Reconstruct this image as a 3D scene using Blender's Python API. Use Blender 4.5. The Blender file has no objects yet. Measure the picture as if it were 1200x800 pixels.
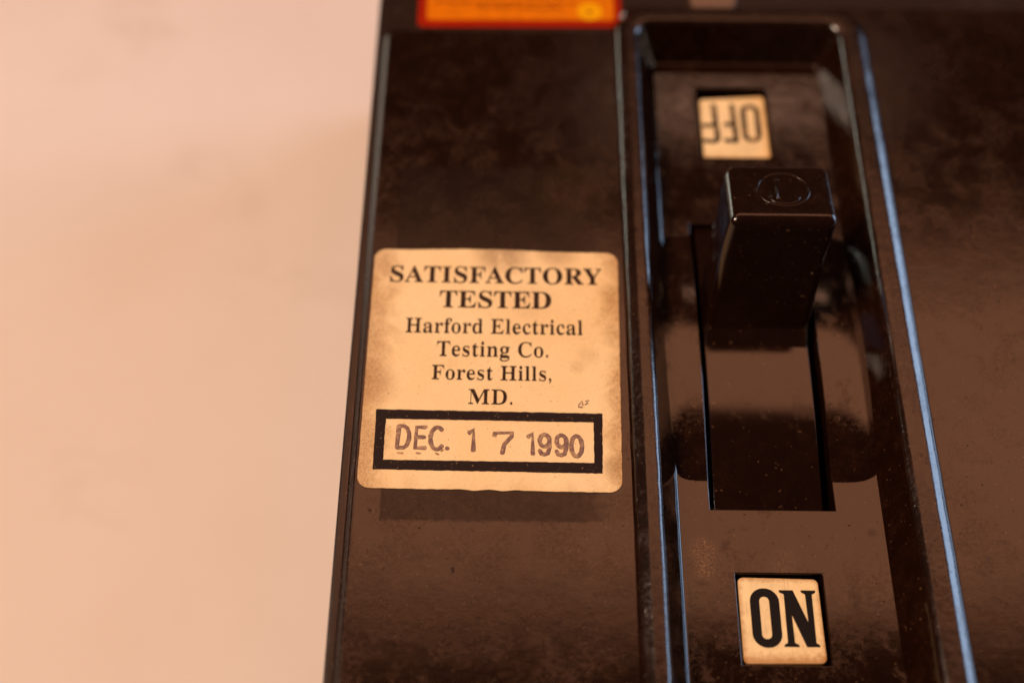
import bpy, bmesh, math, random
from mathutils import Vector, Matrix
from mathutils.geometry import tessellate_polygon

MM = 0.001
rnd = random.Random(7)
sc = bpy.context.scene
col = sc.collection

# ------------------------------------------------------------------ camera
TILT = math.radians(57.2)          # how far the lens looks down
DIST = 144.0 * MM                  # lens to the breaker's front
cd = bpy.data.cameras.new('camera')
cd.sensor_width = 36.0
cd.lens = 50.0
cd.clip_start = 0.005
cd.clip_end = 20.0
cam = bpy.data.objects.new('camera', cd)
col.objects.link(cam)
_right, _up, _back = Vector((1, 0, 0)), Vector((0, math.sin(TILT), math.cos(TILT))), Vector((0, -math.cos(TILT), math.sin(TILT)))
_m = Matrix((_right, _up, _back)).transposed().to_4x4()
cam.matrix_world = Matrix.Translation(_back * DIST) @ _m @ Matrix.Rotation(math.radians(0.64), 4, 'Z')
cd.dof.use_dof = True
cd.dof.focus_distance = 0.1365
cd.dof.aperture_fstop = 11.5
sc.camera = cam

# ------------------------------------------------------------------ world, lamps, exposure
w = bpy.data.worlds.new('World')
sc.world = w
w.use_nodes = True
w.node_tree.nodes['Background'].inputs[0].default_value = (1.0, 0.62, 0.42, 1)
w.node_tree.nodes['Background'].inputs[1].default_value = 0.025


def area(name, loc, target, sx, sy, power, colour):
    ld = bpy.data.lights.new(name, 'AREA')
    ld.shape = 'RECTANGLE'
    ld.size, ld.size_y = sx, sy
    ld.energy, ld.color = power, colour
    o = bpy.data.objects.new(name, ld)
    col.objects.link(o)
    o.location = loc
    d = Vector(target) - Vector(loc)
    if abs(d.x) + abs(d.y) > 1e-6:                      # a level lamp keeps its length along x
        o.rotation_euler = d.to_track_quat('-Z', 'Y').to_euler()
    return o


# warm room lamp up on the left, the light of the table
area('room_lamp', (-0.70, -0.06, 1.00), (-0.02, 0.0, 0), 0.34, 0.34, 16.4, (1.0, 0.725, 0.54))
# lit ceiling in front of the lens: the brown sheen on every flat face
area('ceiling_glow', (0.20, 0.560, 1.0), (0.20, 0.560, 0), 1.3, 0.372, 3.15, (1.0, 0.40, 0.20))
# paler strip of lit wall farther away
area('wall_glow', (0.24, 0.948, 1.0), (0.24, 0.948, 0), 0.30, 0.05, 0.13, (1.0, 0.50, 0.31))
# blue daylight of a window on the right
area('window_light', (0.98, 0.47, 0.36), (0.03, 0.0, 0), 0.60, 0.48, 7.0, (0.52, 0.70, 1.0))
# grey daylight on a wall at the left
area('left_wall_light', (-0.86, 0.88, 0.15), (-0.02, 0.02, 0), 0.44, 0.17, 1.5, (1.0, 0.98, 0.80))

sc.view_settings.view_transform = 'Standard'
sc.view_settings.look = 'None'
sc.view_settings.exposure = 0.0
sc.view_settings.gamma = 1.0
sc.view_settings.use_curve_mapping = False
sc.cycles.use_denoising = True

# ------------------------------------------------------------------ materials


class NT:
    def __init__(self, name):
        self.m = bpy.data.materials.new(name)
        self.m.use_nodes = True
        self.t = self.m.node_tree
        self.b = self.t.nodes['Principled BSDF']
        tc = self.t.nodes.new('ShaderNodeTexCoord')
        mp = self.t.nodes.new('ShaderNodeMapping')
        mp.inputs['Scale'].default_value = (1000, 1000, 1000)   # texture space in millimetres
        self.t.links.new(tc.outputs['Object'], mp.inputs['Vector'])
        self.mm = mp.outputs['Vector']

    def set(self, k, v):
        i = self.b.inputs[k]
        if isinstance(v, bpy.types.NodeSocket):
            self.t.links.new(v, i)
        else:
            i.default_value = v

    def stretch(self, s, rot=0.0):
        mp = self.t.nodes.new('ShaderNodeMapping')
        mp.inputs['Scale'].default_value = s
        mp.inputs['Rotation'].default_value = (0, 0, rot)
        self.t.links.new(self.mm, mp.inputs['Vector'])
        return mp.outputs['Vector']

    def noise(self, scale, detail=3, rough=0.55, vec=None, dist=0.0):
        n = self.t.nodes.new('ShaderNodeTexNoise')
        n.inputs['Scale'].default_value = scale
        n.inputs['Detail'].default_value = detail
        n.inputs['Roughness'].default_value = rough
        n.inputs['Distortion'].default_value = dist
        self.t.links.new(vec or self.mm, n.inputs['Vector'])
        return n.outputs['Fac']

    def remap(self, s, a, b, lo=0.0, hi=1.0):
        n = self.t.nodes.new('ShaderNodeMapRange')
        n.interpolation_type = 'SMOOTHSTEP'
        n.inputs['From Min'].default_value = a
        n.inputs['From Max'].default_value = b
        n.inputs['To Min'].default_value = lo
        n.inputs['To Max'].default_value = hi
        self.t.links.new(s, n.inputs['Value'])
        return n.outputs['Result']

    def math(self, op, a, b=None, c=None):
        n = self.t.nodes.new('ShaderNodeMath')
        n.operation = op
        for i, v in enumerate((a, b, c)):
            if v is None:
                continue
            if isinstance(v, bpy.types.NodeSocket):
                self.t.links.new(v, n.inputs[i])
            else:
                n.inputs[i].default_value = v
        return n.outputs[0]

    def mix(self, f, a, b):
        n = self.t.nodes.new('ShaderNodeMix')
        n.data_type = 'RGBA'
        for k, v in ((0, f), (6, a), (7, b)):
            if isinstance(v, bpy.types.NodeSocket):
                self.t.links.new(v, n.inputs[k])
            elif k == 0:
                n.inputs[0].default_value = v
            else:
                n.inputs[k].default_value = (*v, 1)
        return n.outputs[2]

    def spot(self, centre, radius):
        """1 at a place on the thing, 0 a radius (mm) away: where a stain sits."""
        n = self.t.nodes.new('ShaderNodeVectorMath')
        n.operation = 'DISTANCE'
        self.t.links.new(self.mm, n.inputs[0])
        n.inputs[1].default_value = centre
        return self.remap(n.outputs['Value'], radius * 0.25, radius, 1.0, 0.0)

    def sep(self):
        n = self.t.nodes.new('ShaderNodeSeparateXYZ')
        self.t.links.new(self.mm, n.inputs[0])
        return n.outputs

    def bump(self, h, strength, dist):
        n = self.t.nodes.new('ShaderNodeBump')
        n.inputs['Strength'].default_value = strength
        n.inputs['Distance'].default_value = dist
        self.t.links.new(h, n.inputs['Height'])
        self.set('Normal', n.outputs['Normal'])


def bakelite(name, rough, grime, stains=(), bump=0.25, var=0.10, smear=0.5, grain=0.16, wave=0.12, crust=0.0):
    k = NT(name)
    big = k.noise(0.10, 4, 0.6)
    mid = k.noise(0.55, 4, 0.62, dist=0.4)
    fine = k.noise(7.0, 3, 0.7)
    haze = k.math('MULTIPLY', k.remap(mid, 0.40, 0.72), k.remap(fine, 0.35, 0.75))
    dirt = k.math('MULTIPLY', haze, grime * 0.35)
    c = k.mix(dirt, (0.0085, 0.0024, 0.0011), (0.080, 0.029, 0.012))
    for centre, radius, amount, colour in stains:
        s = k.math('MULTIPLY', k.spot(centre, radius), k.remap(k.noise(4.6, 5, 0.8), 0.46, 0.70))
        c = k.mix(k.math('MULTIPLY', s, amount), c, colour)
    specks = k.remap(k.noise(2.6, 1, 0.3), 0.735, 0.78)
    c = k.mix(k.math('MULTIPLY', specks, 0.55), c, (0.12, 0.06, 0.03))
    crumb = k.math('MULTIPLY', k.remap(k.noise(2.4, 5, 0.8), 0.46, 0.66), k.remap(k.noise(0.22, 4, 0.65, dist=0.6), 0.40, 0.62))
    c = k.mix(k.math('MULTIPLY', crumb, crust), c, (0.062, 0.022, 0.010))
    k.set('Base Color', c)
    streak = k.noise(1.0, 3, 0.6, vec=k.stretch((0.9, 0.12, 0.5), 0.12))
    r = k.math('ADD', k.math('MULTIPLY', k.math('SUBTRACT', big, 0.5), var), rough)
    smudge = k.math('MULTIPLY', k.remap(mid, 0.53, 0.70), k.remap(big, 0.38, 0.60))
    r = k.math('ADD', r, k.math('MULTIPLY', smudge, 0.22 * smear))
    r = k.math('ADD', r, k.math('MULTIPLY', k.remap(streak, 0.56, 0.74), 0.08 * smear))
    r = k.math('ADD', r, k.math('MULTIPLY', crumb, 0.30 * crust))
    r = k.math('MAXIMUM', r, 0.04)
    k.set('Roughness', r)
    k.set('IOR', 1.60)
    h = k.math('ADD', k.math('MULTIPLY', k.noise(0.35, 2, 0.5), 0.9), k.math('MULTIPLY', k.noise(6.0, 3, 0.6), grain))
    scr = k.remap(k.noise(1.0, 2, 0.5, vec=k.stretch((7.0, 0.22, 1.0), 0.5)), 0.70, 0.76)
    scr2 = k.remap(k.noise(1.0, 2, 0.5, vec=k.stretch((6.0, 0.16, 1.0), -0.9)), 0.71, 0.77)
    h = k.math('ADD', h, k.math('MULTIPLY', crumb, 0.9 * crust))
    h = k.math('SUBTRACT', h, k.math('MULTIPLY', k.math('ADD', scr, scr2), 0.10))
    h = k.math('ADD', h, k.math('MULTIPLY', k.noise(1.4, 3, 0.55), wave))
    pits = k.remap(k.noise(1.7, 2, 0.5), 0.30, 0.22, 0, 1.0)
    h = k.math('SUBTRACT', h, pits)
    k.bump(h, bump, 0.00004)
    return k.m


TAN = (0.30, 0.15, 0.055)
M = {}
M['panel'] = bakelite('brown_black_bakelite_panel', 0.085, 0.75, (
    ((5.5, 19.5, 0), 5.0, 0.55, TAN), ((-8.6, -20.0, 0), 3.0, 0.3, (0.12, 0.05, 0.02)),
    ((8.5, -23, 0), 6.0, 0.25, (0.16, 0.07, 0.03)), ((48, -12, 0), 9.0, 0.25, (0.16, 0.07, 0.03))), bump=0.34, grain=0.42, var=0.06, smear=0.45, crust=0.26)
M['case'] = bakelite('brown_black_bakelite_case', 0.30, 0.45, bump=0.2)
M['rim'] = bakelite('brown_black_bakelite_rim', 0.18, 0.85, (
    ((13.2, 4, 1.2), 8.0, 0.22, (0.16, 0.06, 0.025)), ((39, -14, 1.2), 5.0, 0.16, (0.16, 0.06, 0.025))), bump=0.42, grain=0.45, var=0.14, wave=1.3, crust=0.25)
M['floor'] = bakelite('brown_black_bakelite_floor', 0.06, 0.8, (
    ((18.3, -21.2, -3.45), 1.9, 0.75, TAN), ((18.5, -23.0, -3.45), 1.5, 0.65, TAN), ((26, -22.4, -3.45), 2.0, 0.3, TAN), ((20.5, 30.5, -3.45), 1.6, 0.3, TAN)), bump=0.20, var=0.04, smear=0.9, crust=0.18)
M['drum'] = bakelite('black_bakelite_drum', 0.08, 0.4, bump=0.06, var=0.04, smear=0.5)
M['handle'] = bakelite('black_bakelite_handle', 0.16, 0.35, bump=0.22, smear=0.6, wave=0.9, grain=0.3)


def residue_material():
    k = NT('old_label_residue')
    mid = k.noise(0.7, 4, 0.6)
    k.set('Base Color', k.mix(k.remap(mid, 0.4, 0.7), (0.007, 0.003, 0.002), (0.012, 0.0055, 0.0035)))
    k.set('Roughness', k.math('ADD', 0.22, k.math('MULTIPLY', k.noise(2.2, 4, 0.7), 0.16)))
    k.set('IOR', 1.47)
    k.bump(k.noise(5.0, 4, 0.7), 0.35, 0.00003)
    x, y, z = k.sep()
    n = k.noise(1.1, 5, 0.7)
    wob = k.math('MULTIPLY', k.math('SUBTRACT', n, 0.5), 1.6)
    edge = k.math('MULTIPLY', k.remap(k.math('ADD', k.math('ADD', x, 12.4), k.math('MULTIPLY', wob, 0.3)), 0.0, 0.3),
                  k.remap(k.math('ADD', k.math('SUBTRACT', 10.3, x), k.math('MULTIPLY', wob, 3.0)), 0.0, 4.0))
    edge = k.math('MULTIPLY', edge, k.remap(k.math('ADD', k.math('ADD', y, 20.2), k.math('MULTIPLY', wob, 0.5)), 0.0, 0.4))
    edge = k.math('MULTIPLY', edge, k.remap(k.math('ADD', k.math('SUBTRACT', 23.4, y), wob), 0.0, 1.6))
    amount = k.remap(y, -16.0, 10.0, 0.42, 0.36)
    k.set('Alpha', k.math('MULTIPLY', k.math('MULTIPLY', edge, amount), k.remap(n, 0.25, 0.6, 0.55, 1.0)))
    return k.m


M['residue'] = residue_material()


def paper_material():
    k = NT('aged_label_paper')
    x, y, z = k.sep()
    base = k.mix(k.remap(k.noise(0.16, 3, 0.5), 0.3, 0.7), (0.90, 0.61, 0.30), (0.93, 0.66, 0.35))
    fib = k.noise(4.5, 5, 0.75)
    base = k.mix(k.math('MULTIPLY', k.remap(fib, 0.45, 0.75), 0.30), base, (0.55, 0.31, 0.13))
    n = k.noise(0.30, 5, 0.65, dist=0.5)
    fine = k.noise(6.5, 5, 0.8)
    jag = k.math('MULTIPLY', k.math('SUBTRACT', n, 0.5), 7.0)

    def edge(s, a, b):
        return k.remap(k.math('ADD', s, jag), a, b, 1.0, 0.0)
    neg = k.math('MULTIPLY', x, -1.0)
    left = edge(k.math('ADD', x, 14.5), 0.0, 3.6)
    right = edge(k.math('SUBTRACT', 10.9, x), -0.5, 2.6)
    low = k.math('MULTIPLY', edge(k.math('ADD', y, 16.9), -1.0, 1.6), 0.35)
    grime = k.math('MAXIMUM', k.math('MAXIMUM', left, right), low)
    grime = k.math('MULTIPLY', grime, k.remap(fine, 0.34, 0.66, 0.35, 1.0))
    c = k.mix(k.math('MULTIPLY', grime, 0.88), base, (0.36, 0.16, 0.045))
    for centre, radius, amount, colour in (
            ((-1.0, 11.4, 0), 4.2, 0.75, (0.20, 0.085, 0.028)), ((4.6, 11.5, 0), 3.2, 0.55, (0.26, 0.11, 0.035)),
            ((2.0, 4.8, 0), 3.4, 0.30, (0.40, 0.18, 0.06)), ((6.6, -3.0, 0), 1.1, 0.35, (0.42, 0.18, 0.05)),
            ((7.6, -1.5, 0), 1.6, 0.25, (0.42, 0.18, 0.05)), ((10.2, -14.2, 0), 1.9, 0.7, (0.25, 0.11, 0.03)),
            ((-5.9, -2.8, 0), 0.9, 0.4, (0.42, 0.18, 0.05)), ((-13.9, -5, 0), 3.4, 0.55, (0.33, 0.14, 0.04))):
        s = k.math('MULTIPLY', k.spot(centre, radius), k.math('MULTIPLY', k.remap(n, 0.28, 0.58), k.remap(fine, 0.36, 0.60, 0.45, 1.0)))
        c = k.mix(k.math('MULTIPLY', s, amount), c, colour)
    spk = k.remap(k.noise(4.2, 1, 0.3), 0.76, 0.80)
    c = k.mix(k.math('MULTIPLY', spk, 0.6), c, (0.16, 0.07, 0.03))
    k.set('Base Color', c)
    k.set('Roughness', 0.62)
    k.set('IOR', 1.35)
    k.bump(k.noise(3.0, 4, 0.7), 0.15, 0.00003)
    return k.m


M['paper'] = paper_material()


def ink_material(name, ink, paper, lo, hi, scale, amount):
    k = NT(name)
    worn = k.remap(k.noise(scale, 4, 0.75), lo, hi)
    k.set('Base Color', k.mix(k.math('MULTIPLY', worn, amount), ink, paper))
    k.set('Roughness', 0.6)
    k.set('Specular IOR Level', 0.15)
    return k.m


M['ink'] = ink_material('dark_brown_printing_ink', (0.036, 0.015, 0.008), (0.50, 0.28, 0.13), 0.56, 0.80, 2.6, 0.65)
M['frame_ink'] = ink_material('worn_black_frame_ink', (0.018, 0.008, 0.006), (0.55, 0.32, 0.16), 0.63, 0.70, 4.2, 0.8)
M['stamp'] = ink_material('violet_brown_stamp_ink', (0.20, 0.105, 0.085), (0.58, 0.35, 0.18), 0.42, 0.72, 2.0, 0.85)
M['stamp_ghost'] = ink_material('faint_stamp_ink', (0.30, 0.15, 0.08), (0.66, 0.40, 0.20), 0.35, 0.65, 2.4, 0.9)
M['plate_ink'] = ink_material('black_plate_ink', (0.010, 0.006, 0.005), (0.30, 0.15, 0.06), 0.66, 0.85, 3.0, 0.4)
M['off_ink'] = ink_material('faded_black_plate_ink', (0.022, 0.012, 0.008), (0.60, 0.34, 0.14), 0.45, 0.78, 0.9, 0.7)


def plate_material(name, yb, yt, light, brown):
    k = NT(name)
    x, y, z = k.sep()
    n = k.noise(0.6, 4, 0.6)
    c = k.mix(k.remap(n, 0.35, 0.7), light, tuple(a * 0.86 for a in light))
    jag = k.math('MULTIPLY', k.math('SUBTRACT', k.noise(1.6, 4, 0.65), 0.5), 1.6)
    low = k.remap(k.math('ADD', k.math('SUBTRACT', y, yb), jag), 0.0, 1.1, 1.0, 0.0)
    c = k.mix(k.math('MULTIPLY', low, 0.75), c, brown)
    side = k.math('MINIMUM', k.math('MINIMUM', k.math('SUBTRACT', x, 21.5), k.math('SUBTRACT', 29.15, x)), k.math('SUBTRACT', yt, y))
    rim = k.remap(k.math('ADD', side, k.math('MULTIPLY', jag, 0.5)), -0.05, 0.55, 1.0, 0.0)
    c = k.mix(k.math('MULTIPLY', rim, 0.6), c, brown)
    scr = k.noise(1.0, 2, 0.5, vec=k.stretch((5.0, 0.5, 1), 0.75))
    c = k.mix(k.math('MULTIPLY', k.remap(scr, 0.58, 0.70), 0.22), c, (0.45, 0.22, 0.06))
    spk = k.remap(k.noise(3.4, 1, 0.3), 0.76, 0.79)
    c = k.mix(k.math('MULTIPLY', spk, 0.7), c, (0.14, 0.06, 0.02))
    k.set('Base Color', c)
    k.set('Roughness', 0.42)
    return k.m


M['on_plate'] = plate_material('yellowed_on_plate', -32.0, -23.8, (0.96, 0.70, 0.36), (0.42, 0.16, 0.03))
M['off_plate'] = plate_material('yellowed_off_plate', 27.6, 37.0, (0.96, 0.70, 0.37), (0.74, 0.40, 0.12))


def flat_material(name, colour, rough, vary=0.12, scale=0.5):
    k = NT(name)
    dark = tuple(c * (1 - 2 * vary) for c in colour)
    k.set('Base Color', k.mix(k.noise(scale, 4, 0.6), dark, colour))
    k.set('Roughness', rough)
    k.set('Specular IOR Level', 0.12)
    return k.m


M['orange'] = flat_material('orange_label_film', (0.86, 0.20, 0.0), 0.45, 0.22, 0.7)
M['red'] = flat_material('red_label_border', (0.36, 0.012, 0.0), 0.45)
M['yellow'] = flat_material('yellow_seal', (0.90, 0.38, 0.0), 0.45)
M['orange_ink'] = flat_material('brown_label_print', (0.30, 0.045, 0.0), 0.5)
M['grit'] = flat_material('pale_dust', (0.48, 0.32, 0.21), 0.8, 0.2, 3.0)
M['pad'] = flat_material('worn_brown_pad', (0.20, 0.11, 0.07), 0.5, 0.2, 1.0)
M['dried'] = flat_material('dried_brown_dirt', (0.045, 0.020, 0.011), 0.6, 0.3, 3.0)


def table_material():
    k = NT('cream_table_paint')
    big = k.noise(0.018, 4, 0.55)
    mid = k.noise(0.07, 4, 0.6, dist=0.6)
    c = k.mix(k.remap(big, 0.3, 0.7), (0.70, 0.585, 0.515), (0.75, 0.645, 0.585))
    c = k.mix(k.math('MULTIPLY', k.remap(mid, 0.55, 0.75), 0.20), c, (0.60, 0.485, 0.40))
    c = k.mix(k.math('MULTIPLY', k.remap(k.noise(1.2, 4, 0.7), 0.5, 0.8), 0.06), c, (0.50, 0.38, 0.30))
    for centre, radius, amount in (((-58, 81, -35), 8, 0.34), ((-54, 75, -35), 6, 0.30), ((-43.6, 51, -35), 7, 0.26), ((-39.4, 45, -35), 7, 0.26), ((-50, 2, -35), 12, 0.14), ((-34, 31, -35), 10, 0.14)):
        s = k.math('MULTIPLY', k.spot(centre, radius), k.remap(k.noise(0.14, 4, 0.6, dist=0.8), 0.40, 0.70))
        c = k.mix(k.math('MULTIPLY', s, amount), c, (0.52, 0.40, 0.32))
    k.set('Base Color', c)
    k.set('Roughness', 0.5)
    k.bump(k.noise(0.9, 3, 0.6), 0.08, 0.00008)
    return k.m


M['table'] = table_material()

# ------------------------------------------------------------------ mesh helpers (all in millimetres, breaker face = z 0)
BASE_Z = -35.0


def mesh_obj(name, verts, faces, mat, parent=None, smooth=True, sharp=None):
    me = bpy.data.meshes.new(name)
    me.from_pydata([(v[0] * MM, v[1] * MM, v[2] * MM) for v in verts], [], faces)
    bm = bmesh.new()
    bm.from_mesh(me)
    bmesh.ops.recalc_face_normals(bm, faces=bm.faces)
    bm.to_mesh(me)
    bm.free()
    me.polygons.foreach_set('use_smooth', [smooth] * len(me.polygons))
    if sharp:
        me.set_sharp_from_angle(angle=math.radians(sharp))
    me.update()
    o = bpy.data.objects.new(name, me)
    o.data.materials.append(mat)
    col.objects.link(o)
    if parent:
        o.parent = parent
        if parent.type == 'EMPTY':
            o.location = -parent.location
    return o


def bevel(o, width, seg=3, angle=30):
    b = o.modifiers.new('edge', 'BEVEL')
    b.width = width * MM
    b.segments = seg
    b.limit_method = 'ANGLE'
    b.angle_limit = math.radians(angle)
    b.harden_normals = True
    return o


def rounded(pts, off, radius, seg=8):
    """A closed CCW outline moved inwards by off, its corners rounded."""
    n = len(pts)
    offs = off if isinstance(off, (list, tuple)) else [off] * n      # one for each edge i -> i+1
    out = []
    for i in range(n):
        p0, p1, p2 = Vector(pts[i - 1]), Vector(pts[i]), Vector(pts[(i + 1) % n])
        d1, d2 = (p1 - p0).normalized(), (p2 - p1).normalized()
        n1, n2 = Vector((-d1.y, d1.x)), Vector((-d2.y, d2.x))
        o1, o2 = offs[i - 1], offs[i]
        cr = d1.x * d2.y - d1.y * d2.x
        c = p1 + n1 * o1 + n2 * o2 if abs(d1.dot(d2)) < 0.2 else p1 + n1 * o1
        r = radius - (o1 + o2) / 2 if cr > 0 else radius + (o1 + o2) / 2
        r = max(r, 0.05)
        h = r * math.tan(abs(math.atan2(cr, d1.dot(d2))) / 2)
        a, b = c - d1 * h, c + d2 * h
        cen = a + n1 * (r if cr > 0 else -r)
        va, vb = a - cen, b - cen
        ang = math.atan2(va.x * vb.y - va.y * vb.x, va.dot(vb))
        for s in range(seg + 1):
            q = Matrix.Rotation(ang * s / seg, 2) @ va
            out.append((cen.x + q.x, cen.y + q.y))
    return out


def loft(rings):
    verts, faces = [], []
    n = len(rings[0])
    for r in rings:
        verts += r
    for k in range(len(rings) - 1):
        for i in range(n):
            j = (i + 1) % n
            faces.append((k * n + i, k * n + j, (k + 1) * n + j, (k + 1) * n + i))
    return verts, faces


def with_z(ring, z):
    return [(p[0], p[1], z) for p in ring]


def fillet_profile(pts, radii, seg=6):
    """(u, z) polyline with its inner corners rounded; a short straight bit stays at both ends."""
    out = [pts[0]]
    for i in range(1, len(pts) - 1):
        p0, p1, p2 = Vector(pts[i - 1]), Vector(pts[i]), Vector(pts[i + 1])
        d1, d2 = (p1 - p0).normalized(), (p2 - p1).normalized()
        r = radii[i - 1]
        ang = math.atan2(d1.x * d2.y - d1.y * d2.x, d1.dot(d2))
        la, lb = (p1 - p0).length, (p2 - p1).length
        h = min(r * math.tan(abs(ang) / 2), 0.44 * la, 0.44 * lb)
        a, b = p1 - d1 * h, p1 + d2 * h
        out.append(tuple(a - d1 * min(0.05, 0.04 * la)))         # holding edge: flat faces stay flat when shaded
        for s in range(seg + 1):
            t = s / seg
            q = a.lerp(p1, t).lerp(p1.lerp(b, t), t)
            out.append((q.x, q.y))
        out.append(tuple(b + d2 * min(0.05, 0.04 * lb)))
    out.append(pts[-1])
    return out


def fill(loops, z):
    """Flat face with holes, as triangles."""
    vs = [[Vector((p[0], p[1], 0)) for p in l] for l in loops]
    tris = tessellate_polygon(vs)
    verts = [(p[0], p[1], z) for l in loops for p in l]
    return verts, [tuple(t) for t in tris]


def text_mesh(body, thin=0.0, grow=0.0, hair=0.004, spacing=1.0):
    """Old-style serif capitals and lower case as flat faces; returns verts/faces with cap height 1, x from 0 to 1."""
    s = ''
    for ch in body:
        if ch.isupper():
            s += chr(0x1D400 + ord(ch) - 65)
        elif ch.islower():
            s += chr(0x1D41A + ord(ch) - 97)
        else:
            s += ch
    dg = bpy.context.evaluated_depsgraph_get()

    def make(t):
        cu = bpy.data.curves.new('lettering', 'FONT')
        cu.body = t
        cu.space_character = spacing
        o = bpy.data.objects.new('lettering', cu)
        col.objects.link(o)
        return cu, o
    cu, o = make(s)
    bpy.context.view_layer.update()
    dg = bpy.context.evaluated_depsgraph_get()
    me = bpy.data.meshes.new_from_object(o.evaluated_get(dg))
    bpy.data.objects.remove(o)
    bm = bmesh.new()
    bm.from_mesh(me)
    bmesh.ops.remove_doubles(bm, verts=bm.verts, dist=1e-5)
    move = {}
    for vx in bm.verts:                                  # every vertex lies on an outline
        nrm = Vector((0, 0))
        for e in vx.link_edges:
            if len(e.link_faces) != 1:
                continue
            d = (e.other_vert(vx).co - vx.co).to_2d()
            n2 = Vector((-d.y, d.x)).normalized()
            mid = (e.verts[0].co + e.verts[1].co) / 2
            c = e.link_faces[0].calc_center_median() - mid
            if n2.dot(c.to_2d()) > 0:
                n2 = -n2
            nrm += n2
        if nrm.length > 1e-6:
            nrm = nrm.normalized() / max(0.55, nrm.length / 2)
        move[vx] = nrm
    for vx, nrm in move.items():                         # stems thin or spread sideways, hairlines stay strong
        vx.co.x += nrm.x * (grow - thin)
        vx.co.y += nrm.y * hair
    vs = [(v.co.x, v.co.y) for v in bm.verts]
    bm.verts.index_update()
    fs = [tuple(v.index for v in p.verts) for p in bm.faces]
    bm.free()
    CAP = 0.70
    x0, x1 = min(v[0] for v in vs), max(v[0] for v in vs)
    return [((v[0] - x0) / (x1 - x0), v[1] / CAP) for v in vs], fs


def place_text(name, body, left, right, cap, z, mat, parent, **kw):
    vs, fs = text_mesh(body, **kw)
    l, r = Vector(left), Vector(right)
    d = r - l
    up = Vector((-d.y, d.x)).normalized() * cap
    out = []
    for u, v in vs:
        p = l + d * u + up * v
        out.append((p.x, p.y, z))
    return mesh_obj(name, out, fs, mat, parent, smooth=False)


def strokes(lines, width, flat=0.08, closed=()):
    """Round-ended ink strokes / raised beads, in millimetres."""
    cu = bpy.data.curves.new('stroke', 'CURVE')
    cu.dimensions = '3D'
    cu.bevel_depth = width / 2
    cu.bevel_resolution = 2
    cu.use_fill_caps = True
    for k, ln in enumerate(lines):
        pts = [Vector((p[0], p[1], 0)) for p in ln]
        rad = [1.0] * len(pts)
        cyc = k in closed
        if not cyc:
            a = (pts[0] - pts[1]).normalized() * width * 0.4
            b = (pts[-1] - pts[-2]).normalized() * width * 0.4
            pts = [pts[0] + a, pts[0] + a * 0.6] + pts + [pts[-1] + b * 0.6, pts[-1] + b]
            rad = [0.35, 0.78] + rad + [0.78, 0.35]
        sp = cu.splines.new('POLY')
        sp.points.add(len(pts) - 1)
        for q, p, r in zip(sp.points, pts, rad):
            q.co = (*p, 1)
            q.radius = r
        sp.use_cyclic_u = cyc
    o = bpy.data.objects.new('stroke', cu)
    col.objects.link(o)
    bpy.context.view_layer.update()
    dg = bpy.context.evaluated_depsgraph_get()
    me = bpy.data.meshes.new_from_object(o.evaluated_get(dg))
    vs = [(v.co.x, v.co.y, v.co.z * flat) for v in me.vertices]
    fs = [tuple(p.vertices) for p in me.polygons]
    bpy.data.objects.remove(o)
    return vs, fs


def arc(cx, cy, rx, ry, a0, a1, n=14):
    return [(cx + rx * math.cos(math.radians(a0 + (a1 - a0) * i / n)), cy + ry * math.sin(math.radians(a0 + (a1 - a0) * i / n))) for i in range(n + 1)]


# ------------------------------------------------------------------ table
def build_table():
    x0, x1, y0, y1, t = -420, 480, -330, 520, 25
    v = [(x0, y0, BASE_Z), (x1, y0, BASE_Z), (x1, y1, BASE_Z), (x0, y1, BASE_Z)]
    v += [(p[0], p[1], BASE_Z - t) for p in v]
    f = [(0, 1, 2, 3), (7, 6, 5, 4), (0, 4, 5, 1), (1, 5, 6, 2), (2, 6, 7, 3), (3, 7, 4, 0)]
    o = mesh_obj('table_top', v, f, M['table'], smooth=False)
    o['kind'] = 'structure'


build_table()

# ------------------------------------------------------------------ circuit breaker
breaker = bpy.data.objects.new('circuit_breaker', None)
breaker.empty_display_size = 0.02
breaker.location = (26.6 * MM, 0.5 * MM, BASE_Z * MM)
col.objects.link(breaker)
breaker['label'] = 'old dark brown bakelite circuit breaker with a tan test label and black toggle'
breaker['category'] = 'circuit breaker'

XL, XR, YB, YT = -16.36, 69.4, -63.0, 64.0
RIM = -0.6
outer = [(XL, YB), (XR, YB), (XR, YT), (XL, YT)]
recess = [(-15.6, -41.4), (68.7, -41.4), (68.7, 48.4), (12.3, 48.4), (12.3, 44.0), (-15.6, 44.0)]
FOOT = [(11.45, -45.6 + 4.6), (41.7, -41.0), (41.7, 46.7), (11.45, 46.7)]

# side wall and the raised edge of the front
prof = fillet_profile([(0, BASE_Z + 0.01), (0, RIM), (0.6, RIM)], [0.35])
side = [with_z(rounded(outer, u, 1.6), z) for u, z in prof]
v, f = loft(side)
mesh_obj('side_wall', v, f, M['case'], breaker)
top_outer = [(p[0], p[1]) for p in side[-1]]

prof = fillet_profile([(-0.05, RIM), (0.12, RIM), (0.72, 0.0), (0.95, 0.0)], [0.18, 0.35])
rr = [with_z(rounded(recess, u, 1.6), z) for u, z in prof]
v, f = loft(rr)
mesh_obj('front_bevel', v, f, M['rim'], breaker)
v, f = fill([top_outer, [(p[0], p[1]) for p in rr[0]]], RIM)
mesh_obj('raised_border', v, f, M['case'], breaker, smooth=False)

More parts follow.
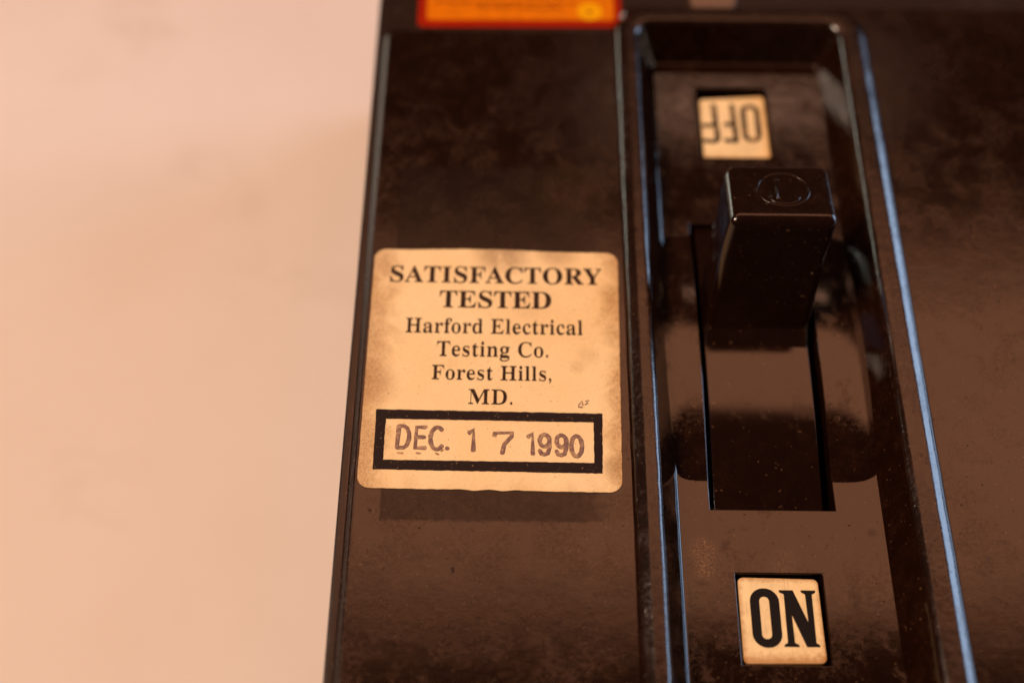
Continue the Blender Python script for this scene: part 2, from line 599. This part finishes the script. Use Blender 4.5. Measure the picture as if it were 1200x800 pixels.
# raised surround of the switch: foot, outer slope, rim, inner wall
stations = {
    'left': [(11.30, -0.15), (11.5, -0.15), (11.85, 0.65), (12.85, 1.2), (14.15, 1.2), (16.25, -3.45), (17.3, -3.45)],
    'right': [(41.6, -0.15), (41.35, -0.15), (40.95, 0.68), (39.95, 1.2), (38.0, 1.2), (36.0, -3.45), (34.9, -3.45)],
    'top': [(46.95, -0.7), (46.75, -0.7), (46.4, 0.5), (45.95, 1.2), (44.2, 1.2), (41.9, -3.45), (38.0, -3.45)],
}
RADS = {'left': [0.3, 0.9, 0.9, 0.9, 0.4], 'right': [0.3, 1.2, 1.0, 1.1, 0.06], 'top': [0.3, 0.8, 0.8, 0.9, 0.3]}
P = {k: fillet_profile(vv, RADS[k]) for k, vv in stations.items()}
P['bottom'] = [(-(u - 1.1), z) for u, z in P['top']]
nst = len(P['left'])
srings = []
from mathutils import noise as mnoise
for k in range(nst):
    (ul, zl), (ur, zr), (ut, zt), (ub, zb) = P['left'][k], P['right'][k], P['top'][k], P['bottom'][k]
    rad = max(0.9, 3.6 - (ul - 11.3) * 0.55)
    seg = 8
    ring = rounded([(ul, ub), (ur, ub), (ur, ut), (ul, ut)], 0, rad, seg)
    zs = []
    for a, b in ((zl, zb), (zb, zr), (zr, zt), (zt, zl)):       # corner order: bottom-left, bottom-right, top-right, top-left
        zs += [a + (b - a) * s / seg for s in range(seg + 1)]
    pts3 = [(p[0], p[1], z) for p, z in zip(ring, zs)]
    long = []
    for i, p in enumerate(pts3):                                 # points along the straight runs, each a little off
        q = pts3[(i + 1) % len(pts3)]
        n = 110 if abs(q[1] - p[1]) > 20 else 1
        for m_ in range(n):
            t_ = m_ / n
            x_, y_, z_ = (p[c_] + (q[c_] - p[c_]) * t_ for c_ in range(3))
            if n > 1 and 0 < z_ + 3.3:
                side_ = 0.0 if x_ < 26 else 40.0
                wob_ = mnoise.noise((side_, y_ * 0.45, k * 0.05)) * 0.035 + mnoise.noise((side_ + 9, y_ * 1.7, k * 0.09)) * 0.014
                x_ += wob_
                z_ += mnoise.noise((side_ + 20, y_ * 0.6, k * 0.07)) * 0.02 if 3 < k < nst - 8 else 0.0
            long.append((x_, y_, z_))
    srings.append(long)
SPLIT = 1 + 4 * 9                                                # up to the start of the inner wall
v, f = loft(srings[:SPLIT])
surround = mesh_obj('switch_surround', v, f, M['rim'], breaker)
v, f = loft(srings[SPLIT - 1:])
mesh_obj('recess_wall', v, f, M['floor'], breaker)

v, f = fill([[(p[0], p[1]) for p in rr[-1]], [(13.7, -40.0), (38.6, -40.0), (38.6, 44.9), (13.7, 44.9)]], 0.0)
mesh_obj('front_panel', v, f, M['panel'], breaker, smooth=False)

# ---- floor of the switch recess: a low hump around the slot, three openings
FZ = -3.455
HY, HH, HR = 1.3, 15.0, 88.0


def hump(y, x=25.0):
    """low moulded bulge around the slot; its cheeks round off towards the side walls"""
    t = max(0.0, (19.0 - x) / 2.9, (x - 32.0) / 4.2)
    hh = HH - 1.1 * t ** 4
    d = y - HY
    a = math.sqrt(HR * HR - d * d) - math.sqrt(HR * HR - hh * hh)
    a *= 1.0 - 0.12 * min(1.0, t) ** 2
    k = 0.012
    if a > 30 * k:
        return FZ + a
    return FZ + k * math.log1p(math.exp(max(-40.0, a / k)))


SLOT = (19.4, 31.5, -16.8, 17.9)
OFFW = (21.3, 29.5, 27.5, 37.9)
ONW = (21.3, 29.5, -32.4, -23.5)
OPEN = (SLOT, OFFW, ONW)
ys = sorted(set([-43.0, HY - HH, HY + HH, 41.6] + [o[2] for o in OPEN] + [o[3] for o in OPEN] + [HY - HH - 0.5 + i * (HH * 2 + 1.0) / 190 for i in range(191)]))
keep = [o[2] for o in OPEN] + [o[3] for o in OPEN]
ys = [y for y in ys if y in keep or min(abs(y - q) for q in keep) > 0.12]
ys = [y for i, y in enumerate(ys) if i == 0 or y - ys[i - 1] > 0.02]
xs = sorted(set([15.6, 36.7] + [15.6 + 3.4 * i / 8 for i in range(9)] + [32.0 + 4.7 * i / 9 for i in range(10)] + [o[0] for o in OPEN] + [o[1] for o in OPEN]))
bm = bmesh.new()
vt = {}


def gv(i, j):
    if (i, j) not in vt:
        vt[(i, j)] = bm.verts.new((xs[i] * MM, ys[j] * MM, hump(ys[j], xs[i]) * MM))
    return vt[(i, j)]


for i in range(len(xs) - 1):
    for j in range(len(ys) - 1):
        mx, my = (xs[i] + xs[i + 1]) / 2, (ys[j] + ys[j + 1]) / 2
        if any(o[0] < mx < o[1] and o[2] < my < o[3] for o in OPEN):
            continue
        bm.faces.new((gv(i, j), gv(i + 1, j), gv(i + 1, j + 1), gv(i, j + 1)))
edges = [e for e in bm.edges if e.is_boundary]
ex = bmesh.ops.extrude_edge_only(bm, edges=edges)
for g in ex['geom']:
    if isinstance(g, bmesh.types.BMVert):
        g.co.z = -8.0 * MM
bmesh.ops.recalc_face_normals(bm, faces=bm.faces)
up = sum(fc.normal.z * fc.calc_area() for fc in bm.faces)
if up < 0:
    bmesh.ops.reverse_faces(bm, faces=bm.faces)
me = bpy.data.meshes.new('recess_floor')
bm.to_mesh(me)
bm.free()
me.polygons.foreach_set('use_smooth', [True] * len(me.polygons))
me.materials.append(M['floor'])
floor = bpy.data.objects.new('recess_floor', me)
col.objects.link(floor)
floor.parent = breaker
floor.location = -breaker.location
bevel(floor, 0.13, 3, 40)

# ---- drum that carries the toggle
dx0, dx1 = 19.95, 30.55
v, f = [], []
N = 44
for j in range(N + 1):
    y = -19.5 + 40.0 * j / N
    d = y - HY
    z = FZ + math.sqrt((HR - 0.55) ** 2 - d * d) - math.sqrt(HR * HR - HH * HH)
    row = [(dx0, y, -7.5), (dx0, y, z - 0.05), (dx0 + 0.015, y, z - 0.015), (dx0 + 0.05, y, z)]
    for i in range(11):                                          # slightly crowned across
        u = -1 + 2 * i / 10
        row.append(((dx0 + dx1) / 2 + u * ((dx1 - dx0) / 2 - 0.12), y, z + 0.05 * (1 - u * u)))
    row += [(dx1 - 0.05, y, z), (dx1 - 0.015, y, z - 0.015), (dx1, y, z - 0.05), (dx1, y, -7.5)]
    v += row
W = len(row)
for j in range(N):
    for i in range(W - 1):
        f.append((j * W + i, j * W + i + 1, (j + 1) * W + i + 1, (j + 1) * W + i))
drum = mesh_obj('toggle_drum', v, f, M['drum'], breaker, sharp=50)

# ---- toggle handle
secs = [  # z, x0, x1, y front, y back
    (-5.0, 19.9, 30.6, 1.5, 9.0),
    (-2.4, 20.0, 30.7, 2.75, 9.7),
    (1.0, 20.4, 31.1, 4.4, 11.2),
    (5.5, 20.9, 31.65, 6.55, 13.3),
    (9.8, 21.5, 32.25, 8.30, 16.4),
]
v = []
for z, a, b, c, d in secs:
    v += [(a, c, z), (b, c, z), (b, d, z - (1.0 if z > 9 else 0)), (a, d, z - (1.0 if z > 9 else 0))]
f = []
for k in range(len(secs) - 1):
    for i in range(4):
        j = (i + 1) % 4
        f.append((k * 4 + i, k * 4 + j, k * 4 + 4 + j, k * 4 + 4 + i))
f.append(tuple(len(v) - 4 + i for i in range(4)))
f.append((3, 2, 1, 0))
handle = mesh_obj('toggle_handle', v, f, M['handle'], breaker)
bevel(handle, 0.95, 6, 40)
cz = FZ + 0.55
v = [(dx0 + 0.05, 1.15, cz - 1.2), (dx1 - 0.05, 1.15, cz - 1.2), (dx1 - 0.05, 1.15, cz + 0.05), (dx0 + 0.05, 1.15, cz + 0.05), (dx0 + 0.05, 3.4, cz + 1.35), (dx1 - 0.05, 3.4, cz + 1.35), (dx1 - 0.05, 3.4, cz - 1.2), (dx0 + 0.05, 3.4, cz - 1.2)]
f = [(0, 1, 2, 3), (3, 2, 5, 4), (4, 5, 6, 7), (0, 3, 4, 7), (1, 6, 5, 2), (0, 7, 6, 1)]
collar = bevel(mesh_obj('collar', v, f, M['handle'], handle), 0.12, 2, 20)
handle['label'] = 'black toggle handle tilted towards OFF'


def top_z(y):
    return 9.8 - (y - 8.3) / 8.1 * 1.0


ec = (27.1, 12.55)
lines = [arc(ec[0], ec[1], 2.6, 2.3, 0, 360 - 360 / 40, 39), [(26.5, 13.95), (26.4, 11.4)],
         arc(27.1, 11.75, 1.55, 1.2, 190, 350, 16), [(25.75, 11.6), (25.6, 11.9)], [(26.4, 13.95), (26.7, 13.95)]]
ev, ef = strokes(lines, 0.24, 0.40, closed=(0,))
mesh_obj('emblem', [(x, y, top_z(y) + z - 0.01) for x, y, z in ev], ef, M['handle'], handle)
# raised marks on the left flank
lines = [arc(0, 11.4, 0.55, 1.15, 0, 360 - 18, 19), [(-0.6, 7.9), (-0.1, 9.4), (0.6, 7.8)], [(-1.0, 8.2), (-1.0, 8.8)]]
sv, sf = strokes(lines, 0.16, 0.5, closed=(0,))
out = []
for a, b, c in sv:
    zz = 3.9 + a
    out.append((20.4 + (zz - 1.0) / 4.5 * 0.5 - c, b, zz))
mesh_obj('flank_marking', out, sf, M['handle'], handle)

# ---- ON and OFF plates
def plate(name, pts, z, mat, r):
    rings = [with_z(rounded(pts, 0, r, 5), z - 0.6), with_z(rounded(pts, 0, r, 5), z - 0.05), with_z(rounded(pts, 0.05, r, 5), z)]
    v, f = loft(rings)
    n = len(rings[0])
    f.append(tuple(range(2 * n, 3 * n)))
    return mesh_obj(name, v, f, mat, breaker, smooth=False)


PZ = -3.8
onp = plate('on_plate', [(21.5, -32.2), (29.14, -32.1), (29.1, -23.85), (21.52, -23.72)], PZ, M['on_plate'], 0.55)
onp['label'] = 'yellowed plate reading ON in black serif capitals'


def poly_obj(name, polys, z, mat, parent):
    """polys: list of (outline, holes)."""
    V, F = [], []
    for out_, holes in polys:
        v, f = fill([out_] + list(holes), z)
        o = len(V)
        V += v
        F += [tuple(i + o for i in t) for t in f]
    return mesh_obj(name, V, F, mat, parent, smooth=False)


def stadium(cx, cy, w, h, r, n=10):
    pts = []
    for sx, sy, a0 in ((1, -1, -90), (1, 1, 0), (-1, 1, 90), (-1, -1, 180)):
        cxx, cyy = cx + sx * (w / 2 - r), cy + sy * (h / 2 - r)
        pts += [(cxx + r * math.cos(math.radians(a0 + 90 * i / n)), cyy + r * math.sin(math.radians(a0 + 90 * i / n))) for i in range(n + 1)]
    return pts


o_out = stadium(23.88, -27.74, 2.75, 5.85, 1.36)
o_in = stadium(23.85, -27.74, 0.92, 4.15, 0.455)
Yt, Yb = -24.98, -30.56
n_out = [(25.32, Yt), (26.62, Yt), (27.78, Yt - 3.15), (27.74, Yt - 0.42), (27.38, Yt - 0.22), (27.38, Yt), (28.72, Yt), (28.72, Yt - 0.22), (28.38, Yt - 0.42),
         (28.34, Yb + 0.42), (28.64, Yb + 0.2), (28.64, Yb), (27.42, Yb), (26.32, Yb + 3.1), (26.36, Yb + 0.42), (26.74, Yb + 0.2), (26.74, Yb), (25.36, Yb), (25.36, Yb + 0.2),
         (25.70, Yb + 0.42), (25.74, Yt - 0.42), (25.32, Yt - 0.22)]
poly_obj('lettering', [(o_out, [o_in]), (n_out[::-1], [])], PZ + 0.02, M['plate_ink'], onp)

PZ2 = -4.1
offp = plate('off_plate', [(21.72, 27.75), (29.35, 27.95), (29.28, 37.35), (21.72, 36.75)], PZ2, M['off_plate'], 0.4)
offp['label'] = 'yellowed plate reading OFF upside down'
OW = 0.64
ol = [stadium(27.50, 33.15, 1.62, 5.2, 0.78, 6)]
ol += [[(25.62, 30.45), (25.45, 35.85)], [(25.62, 30.45), (24.42, 30.5)], [(25.56, 32.95), (24.55, 32.95)]]
ol += [[(23.5, 30.75), (23.3, 35.85)], [(23.5, 30.75), (23.3, 30.42), (22.8, 30.3), (21.95, 30.45)], [(23.45, 32.85), (22.0, 32.7)]]
vv, ff = strokes(ol, OW, 0.06, closed=(0,))
mesh_obj('lettering', [(x, y, PZ2 + 0.01 + z) for x, y, z in vv], ff, M['off_ink'], offp)

# ---- rivet pad at the far end of the front
pad = [(21.0, 47.6), (26.5, 47.6), (26.5, 52.5), (21.0, 52.5)]
prof = fillet_profile([(0, RIM - 0.3), (0.1, RIM + 0.55), (0.8, RIM + 0.6)], [0.3])
rings = [with_z(rounded(pad, u, 1.2), z) for u, z in prof]
v, f = loft(rings)
n = len(rings[0])
f.append(tuple(range(len(v) - n, len(v))))
mesh_obj('rivet_pad', v, f, M['pad'], breaker, sharp=40)


# ---- ghost of an older label
def ragged(pts, amp, step, seed, closed=True):
    r = random.Random(seed)
    out = []
    for i in range(len(pts)):
        a, b = Vector(pts[i]), Vector(pts[(i + 1) % len(pts)])
        n = max(1, int((b - a).length / step))
        nn = Vector((-(b - a).y, (b - a).x)).normalized() if n > 1 else Vector((0, 0))
        for k in range(n):
            p = a.lerp(b, k / n)
            if k:
                p = p + nn * r.uniform(-amp, amp)
            out.append((p.x, p.y))
    return out


gh = ragged([(-12.25, -20.25), (10.4, -20.1), (10.4, 23.5), (-12.7, 23.3)], 0.10, 0.5, 3)
v, f = fill([gh], 0.012)
o = mesh_obj('old_label_residue', v, f, M['residue'], breaker, smooth=False)
o['label'] = 'dull rectangle left on the front by an older label'

# ---- inspection label
LZ = 0.10
lab = rounded([(-14.60, -16.72), (10.62, -16.95), (11.02, 11.12), (-14.52, 11.36)], 0, 1.25, 8)
lab = ragged(lab, 0.022, 0.4, 11)


def arch(p):
    """the top edge bows slightly, the foot is a little torn"""
    x, y = p
    if y > 11.0:
        y += 0.18 * max(0, 1 - ((x + 3) / 7) ** 2)
    if y < -16.5 and -5.5 < x < 1.5:
        y += 0.07 * math.sin(x * 2.3)
    return (x, y)


lab = [arch(p) for p in lab]
n = len(lab)
v = with_z(lab, 0.0) + with_z(lab, LZ)
f = [(i, (i + 1) % n, n + (i + 1) % n, n + i) for i in range(n)]
tv, tf = fill([lab], LZ)
f += [tuple(n + i for i in t) for t in tf]
label = mesh_obj('inspection_label', v, f, M['paper'], breaker, smooth=False)
label['label'] = 'yellowed paper label reading SATISFACTORY TESTED with a stamped date'
TZ = LZ + 0.012
HEAVY = dict(thin=0.0, grow=0.004, hair=0.008)
BOOK = dict(thin=0.010, hair=0.012)
place_text('lettering', 'SATISFACTORY', (-12.75, 7.17), (9.28, 7.04), 2.08, TZ, M['ink'], label, spacing=1.02, **HEAVY)
place_text('lettering', 'TESTED', (-7.5, 4.03), (3.99, 3.98), 2.12, TZ, M['ink'], label, spacing=1.0, **HEAVY)
place_text('lettering', 'Harford Electrical', (-10.84, 0.91), (7.17, 0.81), 1.80, TZ, M['ink'], label, spacing=1.02, **BOOK)
place_text('lettering', 'Testing Co.', (-7.56, -1.88), (3.65, -1.92), 1.80, TZ, M['ink'], label, spacing=1.02, **BOOK)
place_text('lettering', 'Forest Hills,', (-7.97, -4.61), (3.95, -4.68), 1.70, TZ, M['ink'], label, spacing=1.02, **BOOK)
place_text('lettering', 'MD.', (-4.25, -7.40), (0.10, -7.44), 1.72, TZ, M['ink'], label, spacing=1.04, **BOOK)

# small printer's mark
vv, ff = strokes([[(6.62, -7.45), (6.95, -6.95), (7.05, -7.42)], [(6.6, -7.62), (7.0, -7.68)], [(7.62, -6.9), (7.32, -6.95), (7.55, -7.2), (7.28, -7.35)]], 0.15, 0.05)
mesh_obj('printers_mark', [(x, y, TZ + z) for x, y, z in vv], ff, M['stamp'], label)

fo = ragged([(-13.20, -14.76), (8.80, -14.95), (8.95, -8.35), (-13.24, -8.12)], 0.025, 0.35, 5)
fi = ragged([(-12.25, -13.70), (8.02, -13.80), (8.05, -9.36), (-12.22, -9.20)], 0.025, 0.35, 6)
v, f = fill([fo, fi], TZ)
mesh_obj('date_frame', v, f, M['frame_ink'], label, smooth=False)


def glyph(lines, x, y, w, h, lean=-0.05):
    return [[(x + u * w + lean * 0 * v, y + v * h) for u, v in ln] for ln in lines]


G = {
    'D': [[(0.08, 1), (0.0, 0)], [(0.08, 1), (0.5, 1), (0.8, 0.9), (0.98, 0.65), (1.0, 0.4), (0.85, 0.12), (0.55, 0.0), (0.0, 0.0)]],
    'E': [[(0.95, 1), (0.05, 1), (0.0, 0.0), (1.0, 0.0)], [(0.03, 0.52), (0.85, 0.52)]],
    'C': [arc(0.5, 0.5, 0.5, 0.5, 48, 318, 18)],
    '.': [[(-0.05, 0.02), (0.05, 0.02)]],
    '1': [[(0.1, 0.84), (0.62, 1.0), (0.62, 0.0)]],
    '7': [[(0.0, 0.86), (0.02, 0.98), (0.98, 1.0), (0.95, 0.82), (0.55, 0.42), (0.46, 0.0)]],
    '9': [arc(0.5, 0.70, 0.46, 0.30, 0, 342, 18), [(0.96, 0.74), (0.97, 0.35), (0.8, 0.06), (0.5, 0.0), (0.2, 0.04), (0.03, 0.2)]],
    '0': [arc(0.5, 0.5, 0.48, 0.5, 0, 342, 20)],
}
SW = 0.44
items = [('D', -11.0, -12.38, 1.15, 2.4), ('E', -9.25, -12.38, 0.98, 2.28), ('C', -7.80, -12.52, 1.3, 2.42), ('.', -6.14, -12.42, 1, 1),
         ('1', -4.15, -12.60, 0.85, 2.28), ('7', -1.60, -12.85, 1.72, 2.24),
         ('1', 1.58, -12.90, 0.85, 2.22), ('9', 2.75, -12.95, 1.02, 2.18), ('9', 4.38, -13.02, 1.02, 2.2), ('0', 5.82, -13.12, 1.08, 2.24)]
lines, closed = [], []
for ch, x, y, ww, hh in items:
    for q in glyph(G[ch], x, y, ww, hh):
        if ch == '0' or (ch == '9' and len(q) == 19):
            closed.append(len(lines))
        lines.append(q)
vv, ff = strokes(lines, SW, 0.05, closed=tuple(closed))
mesh_obj('date_stamp', [(x + 0.03 * math.sin(y * 9 + x * 5), y, TZ + z) for x, y, z in vv], ff, M['stamp'], label)
ghost = [[(-10.9, -12.95), (-10.4, -12.97)], [(-7.25, -12.95), (-6.95, -13.08)], [(-9.1, -12.95), (-8.7, -12.97)], [(-6.7, -12.7), (-6.55, -12.55)]]
vv, ff = strokes(ghost, 0.20, 0.05)
mesh_obj('stamp_smudge', [(x, y, TZ + z) for x, y, z in vv], ff, M['stamp_ghost'], label)

# ---- orange notice label at the far end
def sheet(name, pts, r, z, t, mat, parent):
    ring = rounded(pts, 0, r, 6)
    n = len(ring)
    v = with_z(ring, z) + with_z(ring, z + t)
    f = [(i, (i + 1) % n, n + (i + 1) % n, n + i) for i in range(n)]
    f.append(tuple(range(n, 2 * n)))
    return mesh_obj(name, v, f, mat, parent, smooth=False)


notice = sheet('notice_label', [(-11.66, 44.45), (12.6, 44.75), (12.6, 60.0), (-11.66, 59.8)], 0.9, RIM, 0.08, M['red'], breaker)
notice['label'] = 'orange label with a red border'
sheet('printed_field', [(-10.62, 45.65), (11.7, 45.9), (11.7, 58.8), (-10.62, 58.6)], 0.5, RIM + 0.085, 0.015, M['orange'], notice)
sv = [(8.85 + 1.5 * math.cos(a * math.pi / 16), 47.3 + 1.5 * math.sin(a * math.pi / 16)) for a in range(32)]
sheet('round_seal', sv, 0.01, RIM + 0.105, 0.015, M['yellow'], notice)
lines = [[(8.6, 47.1), (8.85, 47.5), (9.0, 47.05)]]
r2 = random.Random(21)
for yy, xa, xb in ((48.6, -9.4, 7.0), (47.8, -4.5, 5.0), (50.0, -9.6, 9.6), (51.4, -9.6, 9.6), (53.0, -9.0, 9.0)):
    x = xa
    while x < xb:
        ln = r2.uniform(0.3, 0.9)
        lines.append([(x, yy + r2.uniform(-0.12, 0.12)), (x + ln, yy + r2.uniform(-0.2, 0.2))])
        x += ln + r2.uniform(0.25, 0.6)
vv, ff = strokes(lines, 0.30, 0.03)
mesh_obj('fine_print', [(x, y, RIM + 0.125 + z) for x, y, z in vv], ff, M['orange_ink'], notice)


# ---- grit and dried dirt on the bakelite
def flakes(name, spots, mat):
    V, F = [], []
    for (x, y, z), s, e, a, nrm in spots:
        nrm = Vector(nrm).normalized()
        t = nrm.orthogonal().normalized()
        t = Matrix.Rotation(a, 3, nrm) @ t
        b = nrm.cross(t)
        o = len(V)
        c = Vector((x, y, z))
        k = 6
        for i in range(k):
            q = 2 * math.pi * i / k
            rr_ = s * rnd.uniform(0.65, 1.2)
            p = c + t * (rr_ * e * math.cos(q)) + b * (rr_ / e * math.sin(q))
            V.append(tuple(p - nrm * 0.02))
        V.append(tuple(c + nrm * s * 0.5))
        for i in range(k):
            F.append((o + i, o + (i + 1) % k, o + k))
    ob = mesh_obj(name, V, F, mat, breaker)
    ob['kind'] = 'stuff'
    return ob


UP = (0, 0, 1)
sp = []
for i in range(170):                                            # left panel, most below the label
    sp.append(((rnd.uniform(-14.0, 11.0), -36 + 18.5 * rnd.random() ** 1.2, 0.0), rnd.uniform(0.025, 0.06), rnd.uniform(1, 1.5), rnd.uniform(0, 6.3), UP))
for i in range(40):
    sp.append(((rnd.uniform(-14.0, 11.0), rnd.uniform(12, 40), 0.0), rnd.uniform(0.02, 0.05), rnd.uniform(1, 1.4), rnd.uniform(0, 6.3), UP))
for i in range(110):                                            # right panel
    sp.append(((rnd.uniform(42, 60), rnd.uniform(-38, 40), 0.0), rnd.uniform(0.02, 0.055), rnd.uniform(1, 1.5), rnd.uniform(0, 6.3), UP))
for i in range(60):                                             # rims
    sp.append(((rnd.choice((rnd.uniform(12.9, 14), rnd.uniform(38.2, 39.6))), rnd.uniform(-36, 40), 1.2), rnd.uniform(0.02, 0.05), 1.2, rnd.uniform(0, 6.3), UP))
for i in range(120):                                            # recess floor
    x, y = rnd.uniform(16.8, 35.5), rnd.uniform(-38, -17.2)
    if not (20.9 < x < 29.6 and -32.7 < y < -23.2):
        sp.append(((x, y, FZ), rnd.uniform(0.02, 0.055), rnd.uniform(1, 1.5), rnd.uniform(0, 6.3), UP))
for i in range(34):                                             # floor beside the slot
    y = rnd.uniform(-16, 14)
    x = rnd.choice((rnd.uniform(17, 19.2), rnd.uniform(31.8, 35)))
    sp.append(((x, y, hump(y, x)), rnd.uniform(0.02, 0.05), 1.2, rnd.uniform(0, 6.3), UP))
for i in range(60):                                             # front of the handle
    z = rnd.uniform(-1.5, 9.2)
    yf = 3.0
    for q in range(len(secs) - 1):
        if secs[q][0] <= z <= secs[q + 1][0]:
            tq = (z - secs[q][0]) / (secs[q + 1][0] - secs[q][0])
            yf = secs[q][3] + (secs[q + 1][3] - secs[q][3]) * tq
    sp.append(((rnd.uniform(21.9, 30.6), yf, z), rnd.uniform(0.014, 0.04) * (2.2 if rnd.random() < 0.12 else 1), rnd.uniform(1, 1.5), rnd.uniform(0, 6.3), (0, -1, 0.48)))
for i in range(16):                                             # top of the handle
    y = rnd.uniform(9.2, 14.8)
    sp.append(((rnd.uniform(22.2, 31.6), y, top_z(y)), rnd.uniform(0.015, 0.04), 1.2, rnd.uniform(0, 6.3), UP))
flakes('dust', sp, M['grit'])
sp = []
for x, y, s, e, a in ((-5.2, -25.0, 0.26, 1.5, 0.9), (-2.8, -29.6, 0.22, 1.9, 2.4), (-0.6, -30.2, 0.24, 2.0, 2.6), (3.8, -31.4, 0.16, 1.6, 0.3), (-4.9, -30.6, 0.14, 1.3, 1.2),
                      (-6.9, -30.2, 0.10, 2.0, 0.5), (5.6, -29.5, 0.10, 2.2, 2.9), (7.5, -29.2, 0.12, 2.2, 2.9), (1.9, -28.6, 0.09, 1.5, 2.0), (-9.6, -21.3, 0.10, 2.4, 0.9), (-10.9, -21.1, 0.09, 2.0, 0.4),
                      (9.8, -34.0, 0.13, 1.3, 0.9), (-8.2, -33.8, 0.10, 1.5, 0.5), (4.6, -19.0, 0.10, 2.0, 0.0), (-1.0, -19.6, 0.12, 1.4, 0.6), (2.4, -18.9, 0.09, 2.6, 0.1)):
    sp.append(((x, y, 0.012), s, e, a, UP))
for i in range(150):                                            # crusted dirt on the lower half of the panel
    u = rnd.random()
    sp.append(((rnd.uniform(-13.5, 11.0), -33.5 + 14.5 * u, 0.004), rnd.uniform(0.03, 0.10), rnd.uniform(1, 2.0), rnd.uniform(0, 6.3), UP))
for i in range(40):
    sp.append(((rnd.gauss(-1, 5.5), rnd.gauss(-20.2, 0.18), 0.006), rnd.uniform(0.04, 0.10), rnd.uniform(1, 2.2), rnd.uniform(1.2, 1.9), UP))
for i in range(40):
    sp.append(((rnd.uniform(42.5, 60), rnd.uniform(-36, 2), 0.004), rnd.uniform(0.03, 0.10), rnd.uniform(1, 1.6), rnd.uniform(0, 6.3), UP))
flakes('dried_dirt', sp, M['dried'])
